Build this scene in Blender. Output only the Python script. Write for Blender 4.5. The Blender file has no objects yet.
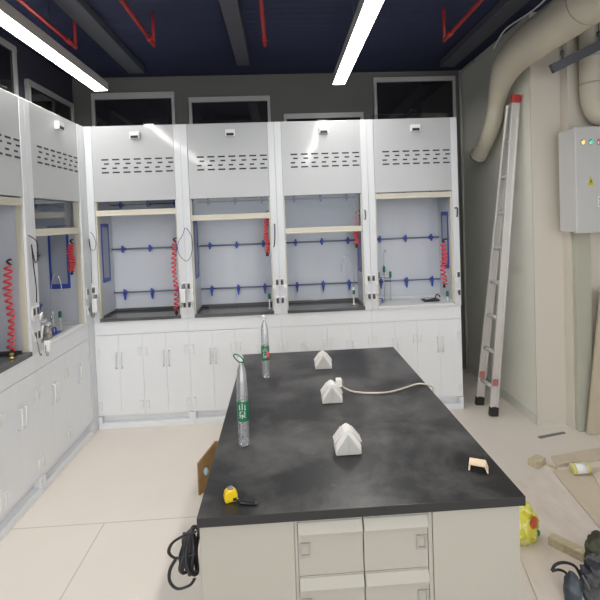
import bpy, math, random
from mathutils import Vector, Matrix, noise
random.seed(7)
sc = bpy.context.scene
COL = sc.collection
PI = math.pi

# ---------------------------------------------------------------- materials
def newmat(name):
    m = bpy.data.materials.new(name); m.use_nodes = True
    nt = m.node_tree; nt.nodes.clear()
    out = nt.nodes.new('ShaderNodeOutputMaterial')
    return m, nt, out

def mat(name, col, rough=.5, metal=0., var=.0, scale=8., bump=0., bscale=30., spec=.5, coat=0., stretch=(1, 1, 1)):
    """plain surface: base colour with a little procedural variation and bump"""
    m, nt, out = newmat(name)
    b = nt.nodes.new('ShaderNodeBsdfPrincipled')
    b.inputs['Base Color'].default_value = (*col, 1)
    b.inputs['Roughness'].default_value = rough
    b.inputs['Metallic'].default_value = metal
    b.inputs['Specular IOR Level'].default_value = spec
    b.inputs['Coat Weight'].default_value = coat
    b.inputs['Coat Roughness'].default_value = .08
    nt.links.new(b.outputs[0], out.inputs[0])
    tc = nt.nodes.new('ShaderNodeTexCoord')
    mp = nt.nodes.new('ShaderNodeMapping'); mp.inputs['Scale'].default_value = stretch
    nt.links.new(tc.outputs['Object'], mp.inputs[0])
    if var:
        n = nt.nodes.new('ShaderNodeTexNoise'); n.inputs['Scale'].default_value = scale; n.inputs['Detail'].default_value = 4
        nt.links.new(mp.outputs[0], n.inputs['Vector'])
        r = nt.nodes.new('ShaderNodeMix'); r.data_type = 'RGBA'
        r.inputs['A'].default_value = (*[max(0, c * (1 - var)) for c in col], 1)
        r.inputs['B'].default_value = (*[min(1, c * (1 + var)) for c in col], 1)
        nt.links.new(n.outputs['Fac'], r.inputs['Factor'])
        nt.links.new(r.outputs['Result'], b.inputs['Base Color'])
    if bump:
        n2 = nt.nodes.new('ShaderNodeTexNoise'); n2.inputs['Scale'].default_value = bscale; n2.inputs['Detail'].default_value = 2
        nt.links.new(mp.outputs[0], n2.inputs['Vector'])
        bp = nt.nodes.new('ShaderNodeBump'); bp.inputs['Strength'].default_value = bump; bp.inputs['Distance'].default_value = .02
        nt.links.new(n2.outputs['Fac'], bp.inputs['Height']); nt.links.new(bp.outputs[0], b.inputs['Normal'])
        if coat: nt.links.new(bp.outputs[0], b.inputs['Coat Normal'])
    return m

def emit(name, col, s):
    m, nt, out = newmat(name)
    e = nt.nodes.new('ShaderNodeEmission'); e.inputs[0].default_value = (*col, 1); e.inputs[1].default_value = s
    nt.links.new(e.outputs[0], out.inputs[0]); return m

def clear(name, tint, gloss=.06, body=0., bodycol=(1, 1, 1), rough=.02):
    """thin clear sheet: transparent + fresnel gloss + a little milky body"""
    m, nt, out = newmat(name)
    t = nt.nodes.new('ShaderNodeBsdfTransparent'); t.inputs[0].default_value = (*tint, 1)
    g = nt.nodes.new('ShaderNodeBsdfGlossy'); g.inputs['Roughness'].default_value = rough
    d = nt.nodes.new('ShaderNodeBsdfDiffuse'); d.inputs[0].default_value = (*bodycol, 1)
    fr = nt.nodes.new('ShaderNodeLayerWeight'); fr.inputs['Blend'].default_value = .25
    ad = nt.nodes.new('ShaderNodeMath'); ad.operation = 'MULTIPLY_ADD'; ad.inputs[1].default_value = .5; ad.inputs[2].default_value = gloss
    nt.links.new(fr.outputs['Fresnel'], ad.inputs[0])
    m1 = nt.nodes.new('ShaderNodeMixShader'); m1.inputs[0].default_value = body
    nt.links.new(t.outputs[0], m1.inputs[1]); nt.links.new(d.outputs[0], m1.inputs[2])
    m2 = nt.nodes.new('ShaderNodeMixShader'); nt.links.new(ad.outputs[0], m2.inputs[0])
    nt.links.new(m1.outputs[0], m2.inputs[1]); nt.links.new(g.outputs[0], m2.inputs[2])
    nt.links.new(m2.outputs[0], out.inputs[0]); return m

def floor_mat():
    m, nt, out = newmat('floor_tiles')
    b = nt.nodes.new('ShaderNodeBsdfPrincipled'); nt.links.new(b.outputs[0], out.inputs[0])
    tc = nt.nodes.new('ShaderNodeTexCoord'); mp = nt.nodes.new('ShaderNodeMapping')
    nt.links.new(tc.outputs['Object'], mp.inputs[0])
    mp.inputs['Location'].default_value = (1.005 + 2.25, -2.39 + 2.2 * 3, 0)
    br = nt.nodes.new('ShaderNodeTexBrick'); br.inputs['Scale'].default_value = 1
    br.inputs['Brick Width'].default_value = 1.5; br.inputs['Row Height'].default_value = 2.2
    br.inputs['Mortar Size'].default_value = .0035; br.inputs['Mortar Smooth'].default_value = .2
    br.offset = .5
    br.inputs['Color1'].default_value = (.72, .665, .605, 1); br.inputs['Color2'].default_value = (.72, .67, .61, 1)
    br.inputs['Mortar'].default_value = (.50, .45, .40, 1)
    nt.links.new(mp.outputs[0], br.inputs['Vector'])
    n = nt.nodes.new('ShaderNodeTexNoise'); n.inputs['Scale'].default_value = 1.6; n.inputs['Detail'].default_value = 6
    nt.links.new(tc.outputs['Object'], n.inputs['Vector'])
    mx = nt.nodes.new('ShaderNodeMix'); mx.data_type = 'RGBA'; mx.blend_type = 'MULTIPLY'; mx.inputs['Factor'].default_value = 1
    cr = nt.nodes.new('ShaderNodeMapRange'); cr.inputs['To Min'].default_value = .9; cr.inputs['To Max'].default_value = 1.06
    nt.links.new(n.outputs['Fac'], cr.inputs['Value'])
    nt.links.new(br.outputs['Color'], mx.inputs['A']); nt.links.new(cr.outputs[0], mx.inputs['B'])
    nt.links.new(mx.outputs['Result'], b.inputs['Base Color'])
    rr = nt.nodes.new('ShaderNodeMapRange'); rr.inputs['To Min'].default_value = .3; rr.inputs['To Max'].default_value = .5
    nt.links.new(n.outputs['Fac'], rr.inputs['Value']); nt.links.new(rr.outputs[0], b.inputs['Roughness'])
    return m

def dusty_black():
    m, nt, out = newmat('dusty_black_resin')
    b = nt.nodes.new('ShaderNodeBsdfPrincipled'); nt.links.new(b.outputs[0], out.inputs[0])
    tc = nt.nodes.new('ShaderNodeTexCoord')
    n = nt.nodes.new('ShaderNodeTexNoise'); n.inputs['Scale'].default_value = 4.5; n.inputs['Detail'].default_value = 9; n.inputs['Distortion'].default_value = .35; n.inputs['Roughness'].default_value = .62
    nt.links.new(tc.outputs['Object'], n.inputs['Vector'])
    n2 = nt.nodes.new('ShaderNodeTexNoise'); n2.inputs['Scale'].default_value = 60; n2.inputs['Detail'].default_value = 3
    nt.links.new(tc.outputs['Object'], n2.inputs['Vector'])
    r = nt.nodes.new('ShaderNodeValToRGB')
    r.color_ramp.elements[0].position = .42; r.color_ramp.elements[0].color = (.017, .017, .019, 1)
    r.color_ramp.elements[1].position = .68; r.color_ramp.elements[1].color = (.105, .103, .10, 1)
    nt.links.new(n.outputs['Fac'], r.inputs[0])
    r2 = nt.nodes.new('ShaderNodeValToRGB')
    r2.color_ramp.elements[0].position = .70; r2.color_ramp.elements[0].color = (0, 0, 0, 1)
    r2.color_ramp.elements[1].position = .80; r2.color_ramp.elements[1].color = (.16, .15, .14, 1)
    nt.links.new(n2.outputs['Fac'], r2.inputs[0])
    mx = nt.nodes.new('ShaderNodeMix'); mx.data_type = 'RGBA'; mx.blend_type = 'ADD'; mx.inputs['Factor'].default_value = .6
    nt.links.new(r.outputs[0], mx.inputs['A']); nt.links.new(r2.outputs[0], mx.inputs['B'])
    nt.links.new(mx.outputs['Result'], b.inputs['Base Color'])
    rr = nt.nodes.new('ShaderNodeMapRange'); rr.inputs['To Min'].default_value = .22; rr.inputs['To Max'].default_value = .42
    nt.links.new(n.outputs['Fac'], rr.inputs['Value']); nt.links.new(rr.outputs[0], b.inputs['Roughness'])
    return m

def corrugated(name, col):
    m, nt, out = newmat(name)
    b = nt.nodes.new('ShaderNodeBsdfPrincipled'); nt.links.new(b.outputs[0], out.inputs[0])
    b.inputs['Base Color'].default_value = (*col, 1); b.inputs['Roughness'].default_value = .75
    tc = nt.nodes.new('ShaderNodeTexCoord')
    w = nt.nodes.new('ShaderNodeTexWave'); w.bands_direction = 'Y'; w.inputs['Scale'].default_value = 4.0
    nt.links.new(tc.outputs['Object'], w.inputs['Vector'])
    bp = nt.nodes.new('ShaderNodeBump'); bp.inputs['Strength'].default_value = .1; bp.inputs['Distance'].default_value = .02
    nt.links.new(w.outputs['Fac'], bp.inputs['Height']); nt.links.new(bp.outputs[0], b.inputs['Normal'])
    return m

def wood(name, c1, c2, scale=3., rough=.6, stretch=(1, 8, 8)):
    m, nt, out = newmat(name)
    b = nt.nodes.new('ShaderNodeBsdfPrincipled'); nt.links.new(b.outputs[0], out.inputs[0])
    b.inputs['Roughness'].default_value = rough
    tc = nt.nodes.new('ShaderNodeTexCoord'); mp = nt.nodes.new('ShaderNodeMapping'); mp.inputs['Scale'].default_value = stretch
    nt.links.new(tc.outputs['Object'], mp.inputs[0])
    n = nt.nodes.new('ShaderNodeTexNoise'); n.inputs['Scale'].default_value = scale; n.inputs['Detail'].default_value = 6
    nt.links.new(mp.outputs[0], n.inputs['Vector'])
    r = nt.nodes.new('ShaderNodeValToRGB'); r.color_ramp.elements[0].position = .3; r.color_ramp.elements[1].position = .7
    r.color_ramp.elements[0].color = (*c1, 1); r.color_ramp.elements[1].color = (*c2, 1)
    nt.links.new(n.outputs['Fac'], r.inputs[0]); nt.links.new(r.outputs[0], b.inputs['Base Color'])
    return m

def patches(name, cols, scale=9., rough=.35):
    """printed plastic: blotches of a few colours"""
    m, nt, out = newmat(name)
    b = nt.nodes.new('ShaderNodeBsdfPrincipled'); nt.links.new(b.outputs[0], out.inputs[0]); b.inputs['Roughness'].default_value = rough
    tc = nt.nodes.new('ShaderNodeTexCoord')
    n = nt.nodes.new('ShaderNodeTexNoise'); n.inputs['Scale'].default_value = scale; n.inputs['Detail'].default_value = 1.5
    nt.links.new(tc.outputs['Object'], n.inputs['Vector'])
    r = nt.nodes.new('ShaderNodeValToRGB'); r.color_ramp.interpolation = 'EASE'
    els = r.color_ramp.elements
    while len(els) < len(cols): els.new(.5)
    for i, (p, c) in enumerate(cols):
        els[i].position = p; els[i].color = (*c, 1)
    nt.links.new(n.outputs['Fac'], r.inputs[0]); nt.links.new(r.outputs[0], b.inputs['Base Color'])
    return m

M = dict(
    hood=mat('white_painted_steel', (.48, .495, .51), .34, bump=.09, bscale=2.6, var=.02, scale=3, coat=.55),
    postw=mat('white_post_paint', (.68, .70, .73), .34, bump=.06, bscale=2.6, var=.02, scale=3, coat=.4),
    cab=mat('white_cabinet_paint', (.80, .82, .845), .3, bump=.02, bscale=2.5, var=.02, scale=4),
    liner=mat('pale_liner_board', (.61, .64, .70), .4, var=.06, scale=3),
    dark=mat('dark_slot', (.02, .02, .022), .6, var=.1),
    counter=mat('dark_worktop', (.085, .085, .086), .13, var=.3, scale=5),
    counterw=mat('white_worktop', (.74, .75, .76), .3, var=.03),
    sash=mat('cream_sash_bar', (.62, .59, .49), .4, var=.04),
    blue=mat('blue_plastic', (.035, .075, .42), .4, var=.1),
    rod=mat('grey_rod', (.20, .22, .29), .35, metal=.3, var=.1),
    red=mat('red_hose', (.86, .085, .10), .35, var=.1),
    brass=mat('brass', (.75, .55, .2), .3, metal=1, var=.1),
    chrome=mat('chrome', (.6, .6, .62), .2, metal=1, var=.05),
    green=mat('green_knob', (.012, .17, .075), .4, var=.1),
    black=mat('black_plastic', (.015, .015, .017), .45, var=.2),
    grey=mat('grey_plastic', (.18, .18, .19), .5, var=.1),
    pull=mat('pale_grey_pull', (.76, .77, .79), .3, var=.03),
    white=mat('white_plastic', (.80, .80, .79), .35, var=.02),
    navy=corrugated('navy_ceiling', (.020, .026, .072)),
    beam=mat('dark_grey_beam', (.085, .09, .11), .6, var=.15, scale=4),
    redpipe=mat('red_painted_pipe', (.50, .035, .03), .4, var=.15),
    wallb=mat('olive_grey_wall', (.15, .152, .14), .8, var=.08, scale=2),
    walll=mat('dark_blue_wall', (.045, .045, .07), .8, var=.1, scale=2),
    wallg=mat('lit_grey_green_wall', (.60, .60, .52), .6, var=.05, scale=2),
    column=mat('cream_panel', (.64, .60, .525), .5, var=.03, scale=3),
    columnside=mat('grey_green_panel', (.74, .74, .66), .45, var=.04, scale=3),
    trunk=mat('pale_green_panel', (.45, .455, .375), .5, var=.03),
    frame=mat('aluminium_frame', (.48, .47, .46), .45, var=.05),
    alu=mat('ladder_aluminium', (.72, .71, .69), .3, metal=.55, var=.06),
    duct=mat('cream_duct', (.56, .52, .42), .5, var=.05, scale=3),
    ductgrey=mat('duct_collar', (.40, .39, .33), .5, var=.05),
    boxgrey=mat('grey_enamel', (.58, .58, .58), .35, var=.02),
    label=mat('white_label', (.8, .8, .8), .5, var=.02),
    yellow=mat('yellow_plastic', (.80, .55, .01), .35, var=.08),
    paleyellow=mat('pale_yellow_band', (.62, .58, .16), .5, var=.06),
    triy=mat('warning_yellow', (.62, .58, .02), .5, var=.03),
    island=mat('cream_laminate', (.42, .40, .345), .32, var=.02, scale=2),
    handle=mat('satin_handle', (.38, .37, .34), .35, metal=.3, var=.05),
    tentface=mat('grey_socket_face', (.56, .545, .51), .45, var=.03),
    tent=mat('white_socket_shell', (.80, .78, .745), .45, var=.03),
    cream=mat('cream_cable', (.62, .56, .46), .5, var=.05),
    chip=wood('pale_wood_chip', (.70, .55, .36), (.85, .70, .50), 6),
    batten=wood('wood_batten', (.46, .40, .26), (.62, .54, .38), 10, stretch=(1, 6, 6)),
    pboard=wood('pinkish_board', (.66, .585, .51), (.76, .69, .62), 4.0, .55, (4, 1.5, 1)),
    tanboard=wood('tan_board', (.56, .48, .37), (.63, .55, .44), 2.5, .55, (5, 1, 1)),
    paleboard=wood('pale_board', (.66, .57, .49), (.74, .66, .58), 2.5, .55, (5, 1, 1)),
    cardboard=wood('brown_cardboard', (.30, .175, .07), (.40, .25, .11), 4, .8, (1, 1, 4)),
    leanboard=mat('beige_sheet', (.50, .44, .33), .5, var=.06, scale=2),
    bagy=patches('yellow_printed_bag', [(.0, (.75, .62, .05)), (.42, (.80, .68, .10)), (.5, (.72, .74, .12)), (.56, (.85, .80, .35)), (.62, (.70, .65, .05)), (1., (.6, .62, .1))], 16),
    bagred=patches('red_print', [(0, (.5, .06, .02)), (.5, (.6, .1, .03)), (1, (.3, .06, .04))], 30),
    heapdark=patches('dark_bag_cloth', [(0, (.02, .022, .03)), (.45, (.04, .042, .055)), (.55, (.13, .135, .14)), (1, (.05, .045, .06))], 20, .7),
    heapblue=patches('blue_grey_cloth', [(0, (.02, .035, .05)), (.45, (.055, .07, .085)), (.6, (.11, .135, .155)), (1, (.04, .05, .07))], 18, .6),
    heapolive=patches('olive_cloth', [(0, (.03, .032, .025)), (.5, (.06, .058, .042)), (.6, (.11, .11, .075)), (1, (.05, .05, .05))], 18, .8),
    lamp=emit('led_diffuser', (1.0, .97, .92), 29.0),
    pane=clear('sash_glass', (.80, .82, .85), .05),
    gasket=clear('side_window_glass', (.82, .85, .92), .04, .5, (.62, .66, .74)),
    darkpane=mat('dark_window_glass', (.018, .018, .021), .05, var=.3, scale=3, spec=.8),
    bottle=clear('clear_bottle', (.93, .945, .955), .22, .22, (.88, .90, .92), .10),
    bluebit=mat('pale_blue_plastic', (.45, .62, .72), .4, var=.1),
    ledy=emit('amber_pilot_lamp', (1, .62, .15), 1.3), ledg=emit('green_pilot_lamp', (.1, .75, .5), .9), ledr=emit('red_pilot_lamp', (1, .08, .1), 1.0),
    orange=mat('amber_glass', (.65, .33, .03), .3, var=.1),
    stain=mat('dried_rubber_strap', (.012, .012, .013), .3, var=.2),
    skirt=mat('pale_rubber_skirting', (.62, .61, .56), .5, var=.04),
)
M['topedge'] = mat('clean_black_resin_edge', (.016, .016, .017), .45, var=.15)
M['floor'] = floor_mat(); M['top'] = dusty_black()

# ---------------------------------------------------------------- mesh builder
class MB:
    def __init__(s): s.v = []; s.f = []; s.m = []; s.sm = []; s.mats = []
    def mi(s, m):
        m = M[m] if isinstance(m, str) else m
        if m not in s.mats: s.mats.append(m)
        return s.mats.index(m)
    def add(s, vs, fs, m, smooth=False):
        o = len(s.v); k = s.mi(m)
        s.v += [tuple(p) for p in vs]
        for f in fs: s.f.append([i + o for i in f]); s.m.append(k); s.sm.append(smooth)
        return s
    def box(s, x0, x1, y0, y1, z0, z1, m, T=None):
        vs = [Vector((x, y, z)) for z in (z0, z1) for y in (y0, y1) for x in (x0, x1)]
        if T: vs = [T @ p for p in vs]
        return s.add(vs, [(0, 2, 3, 1), (4, 5, 7, 6), (0, 1, 5, 4), (2, 6, 7, 3), (0, 4, 6, 2), (1, 3, 7, 5)], m)
    def prism(s, poly, a0, a1, m, axis='y', smooth=False):
        """poly of 2D points; axis = extrusion axis. y: (x,z)  x: (y,z)  z: (x,y)"""
        n = len(poly)
        def P(p, a): return {'y': (p[0], a, p[1]), 'x': (a, p[0], p[1]), 'z': (p[0], p[1], a)}[axis]
        vs = [P(p, a0) for p in poly] + [P(p, a1) for p in poly]
        fs = [tuple(range(n)), tuple(range(2 * n - 1, n - 1, -1))] + [(i, i + n, (i + 1) % n + n, (i + 1) % n) for i in range(n)]
        return s.add(vs, fs, m, False)
    def tube(s, pts, r, m, seg=8, smooth_pts=0, closed=False, cap=True):
        P = [Vector(p) for p in pts]
        if smooth_pts: P = catmull(P, smooth_pts, closed)
        n = len(P); R = r if isinstance(r, (list, tuple)) else None
        def rad(i):
            if not R: return r
            t = i / (n - 1) * (len(R) - 1); a = int(min(t, len(R) - 2)); return R[a] + (R[a + 1] - R[a]) * (t - a)
        vs = []; prev = None
        for i in range(n):
            a = P[(i - 1) % n] if closed else P[max(i - 1, 0)]; b = P[(i + 1) % n] if closed else P[min(i + 1, n - 1)]
            t = (b - a).normalized()
            if prev is None:
                u = t.orthogonal().normalized()
            else:
                u = (prev - t * prev.dot(t)); u = u.normalized() if u.length > 1e-6 else t.orthogonal().normalized()
            prev = u; w = t.cross(u)
            for k in range(seg):
                q = 2 * PI * k / seg
                vs.append(P[i] + (u * math.cos(q) + w * math.sin(q)) * rad(i))
        fs = []
        for i in range(n if closed else n - 1):
            j = (i + 1) % n
            for k in range(seg): fs.append((i * seg + k, i * seg + (k + 1) % seg, j * seg + (k + 1) % seg, j * seg + k))
        if cap and not closed: fs += [tuple(range(seg - 1, -1, -1)), tuple(range((n - 1) * seg, n * seg))]
        return s.add(vs, fs, m, True)
    def lathe(s, prof, c, m, seg=20, axis='z', sx=1., sy=1.):
        vs = []; n = len(prof)
        for r, h in prof:
            for k in range(seg):
                q = 2 * PI * k / seg; a, b = r * math.cos(q) * sx, r * math.sin(q) * sy
                vs.append({'z': (c[0] + a, c[1] + b, c[2] + h), 'x': (c[0] + h, c[1] + a, c[2] + b), 'y': (c[0] + a, c[1] + h, c[2] + b)}[axis])
        fs = [(i * seg + k, i * seg + (k + 1) % seg, (i + 1) * seg + (k + 1) % seg, (i + 1) * seg + k) for i in range(n - 1) for k in range(seg)]
        fs += [tuple(range(seg - 1, -1, -1)), tuple(range((n - 1) * seg, n * seg))]
        return s.add(vs, fs, m, True)
    def blob(s, c, rad, m, rot=(0, 0, 0), amp=.15, seed=0, fr=2.5, seg=28, rings=18, flat=None, power=1.):
        from mathutils import Euler
        E = Euler(rot).to_matrix(); vs = []
        for i in range(rings + 1):
            th = PI * i / rings
            for k in range(seg):
                ph = 2 * PI * k / seg
                d = Vector((math.sin(th) * math.cos(ph), math.sin(th) * math.sin(ph), math.cos(th)))
                if power != 1.: d = Vector([math.copysign(abs(q) ** power, q) for q in d])
                n_ = noise.noise(d * fr + Vector((seed * 7.3, seed, 0))) + .5 * noise.noise(d * fr * 2.7 + Vector((seed, 3, 0)))
                p = Vector([d[j] * rad[j] for j in range(3)]) * (1 + amp * n_)
                p = E @ p + Vector(c)
                if flat is not None: p.z = max(p.z, flat)
                vs.append(p)
        fs = [(i * seg + k, (i + 1) * seg + k, (i + 1) * seg + (k + 1) % seg, i * seg + (k + 1) % seg) for i in range(rings) for k in range(seg)]
        return s.add(vs, fs, m, True)
    def build(s, name, parent=None, loc=None, bevel=0., label=None, rot=None):
        me = bpy.data.meshes.new(name); me.from_pydata(s.v, [], s.f)
        for m in s.mats: me.materials.append(m)
        for p, k, q in zip(me.polygons, s.m, s.sm): p.material_index = k; p.use_smooth = q
        me.validate(); me.update()
        import bmesh
        bm = bmesh.new(); bm.from_mesh(me); bmesh.ops.remove_doubles(bm, verts=bm.verts, dist=1e-6)
        bmesh.ops.recalc_face_normals(bm, faces=bm.faces); bm.to_mesh(me); bm.free()
        o = bpy.data.objects.new(name, me); COL.objects.link(o)
        if parent: o.parent = parent
        if loc: o.location = loc
        if rot: o.rotation_euler = rot
        if bevel:
            b = o.modifiers.new('bevel', 'BEVEL'); b.width = bevel; b.segments = 2; b.limit_method = 'ANGLE'; b.angle_limit = .6
        if label: o['label'] = label
        return o

def catmull(P, k, closed=False):
    n = len(P); out = []
    for i in range(n if closed else n - 1):
        g = (lambda j: P[j % n]) if closed else (lambda j: P[min(max(j, 0), n - 1)])
        a, b, c, d = g(i - 1), g(i), g(i + 1), g(i + 2)
        for t in range(k):
            u = t / k
            out.append(.5 * ((2 * b) + (c - a) * u + (2 * a - 5 * b + 4 * c - d) * u * u + (3 * b - a - 3 * c + d) * u ** 3))
    if not closed: out.append(P[-1])
    return out

def thing(name, label, cat, loc=(0, 0, 0), rz=0., group=None):
    o = bpy.data.objects.new(name, None); COL.objects.link(o); o.empty_display_size = .1
    o.location = loc; o.rotation_euler = (0, 0, rz)
    return tag(o, label, cat, group)
def tag(o, label, cat, group=None):
    o['label'] = label; o['category'] = cat
    if group: o['group'] = group
    return o
def struct(o): o['kind'] = 'structure'; return o
def dup(root):
    def cp(o, par):
        c = o.copy(); COL.objects.link(c); c.parent = par
        for ch in list(o.children): cp(ch, c)
        return c
    return cp(root, None)
def B(x0, x1, y0, y1, z0, z1, m): return MB().box(x0, x1, y0, y1, z0, z1, m)

# ---------------------------------------------------------------- setting
CEIL = 3.02; XL = -1.483; YB = 3.5; W = .729
struct(B(-2.05, 3.4, -2.6, 4.6, -.08, 0, 'floor').build('floor'))
struct(B(-2.05, 3.4, -2.6, 4.6, CEIL, CEIL + .1, 'navy').build('ceiling'))
struct(B(-2.05, 1.835, 4.4, 4.5, 0, CEIL, 'wallb').build('wall_back'))
struct(B(1.835, 3.4, 4.4, 4.5, 0, CEIL, 'wallg').build('wall_back_right'))  # lit end of the back wall; the light is put into its paler colour
struct(B(-2.05, -1.95, -2.6, 4.4, 0, CEIL, 'walll').build('wall_left'))
# cream wall block on the right: its shaded flank, its front, and the set-back wall beside it
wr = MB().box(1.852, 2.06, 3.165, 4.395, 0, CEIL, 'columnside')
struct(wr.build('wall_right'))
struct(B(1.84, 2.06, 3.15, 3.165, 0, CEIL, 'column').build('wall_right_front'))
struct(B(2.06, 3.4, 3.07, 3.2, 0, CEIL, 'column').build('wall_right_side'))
struct(B(3.3, 3.4, -2.6, 3.06, 0, CEIL, 'column').build('light_blocking_wall'))  # unseen wall, added to cut the ambient light coming from the right
struct(B(1.838, 1.852, 3.17, 4.39, 0, .07, 'skirt').build('baseboard_right'))
struct(B(1.86, 2.058, 3.143, 3.15, 0, .03, 'skirt').build('baseboard_front'))

# glazed openings above the hoods
def window(n, x0, x1, z1, side='back', bar=.03, z0=2.1):
    if side == 'back': x0, x1, z1 = x0 * .98, x1 * .98, 1.5925 + (z1 - 1.5925) * .98
    if side == 'back':
        f = MB().box(x0, x1, 4.36, 4.4, z1 - bar, z1, 'frame').box(x0, x0 + .028, 4.36, 4.4, z0, z1 - bar, 'frame').box(x1 - .028, x1, 4.36, 4.4, z0, z1 - bar, 'frame').box(x0, x1, 4.36, 4.4, z0 - .03, z0, 'frame')
        o = struct(f.build('window_%d' % n, bevel=.003))
        B(x0 + .028, x1 - .028, 4.382, 4.388, z0, z1 - bar, 'darkpane').build('window_pane', o)
    else:
        f = MB().box(-1.95, -1.915, x0, x1, z1 - bar, z1, 'frame').box(-1.95, -1.915, x0, x0 + .03, z0, z1 - bar, 'frame').box(-1.95, -1.915, x1 - .03, x1, z0, z1 - bar, 'frame').box(-1.95, -1.915, x0, x1, z0 - .03, z0, 'frame')
        o = struct(f.build('window_%d' % n, bevel=.003))
        B(-1.938, -1.932, x0 + .03, x1 - .03, z0, z1 - bar, 'darkpane').build('window_pane', o)
window(1, -1.80, -1.00, 2.89, bar=.06)
window(2, -.86, -.06, 2.83, bar=.05)
window(3, .07, .87, 2.645, bar=.05)
window(4, .985, 1.82, 2.985, bar=.045)
window(5, 2.5, 3.44, 2.95, 'left', bar=.04)
window(6, 3.58, 4.34, 2.76, 'left', bar=.045)

# ---------------------------------------------------------------- fume hoods
def gooseneck(name, base, h, reach, lab, knob='green', z0=.0, flip=1):
    """lab gas/water tap: flange, stem, arched outlet, coloured knob"""
    t = thing(name, lab, 'tap', base)
    MB().lathe([(.012, 0), (.012, .006), (.005, .008), (.005, h * .35)], (0, 0, 0), 'white', 12).build('base', t)
    s = h * .72
    MB().tube([(0, 0, .02), (0, 0, s), (flip * reach * .15, 0, s + h * .2), (flip * reach * .5, 0, h), (flip * reach * .88, 0, s + h * .16), (flip * reach, 0, s - h * .05)], .003, 'chrome', 8, 6).build('spout', t)
    MB().lathe([(.009, 0), (.010, .004), (.010, .026), (.007, .032)], (0, -.016, h * .22), knob, 10).build('knob', t)
    return t

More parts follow.
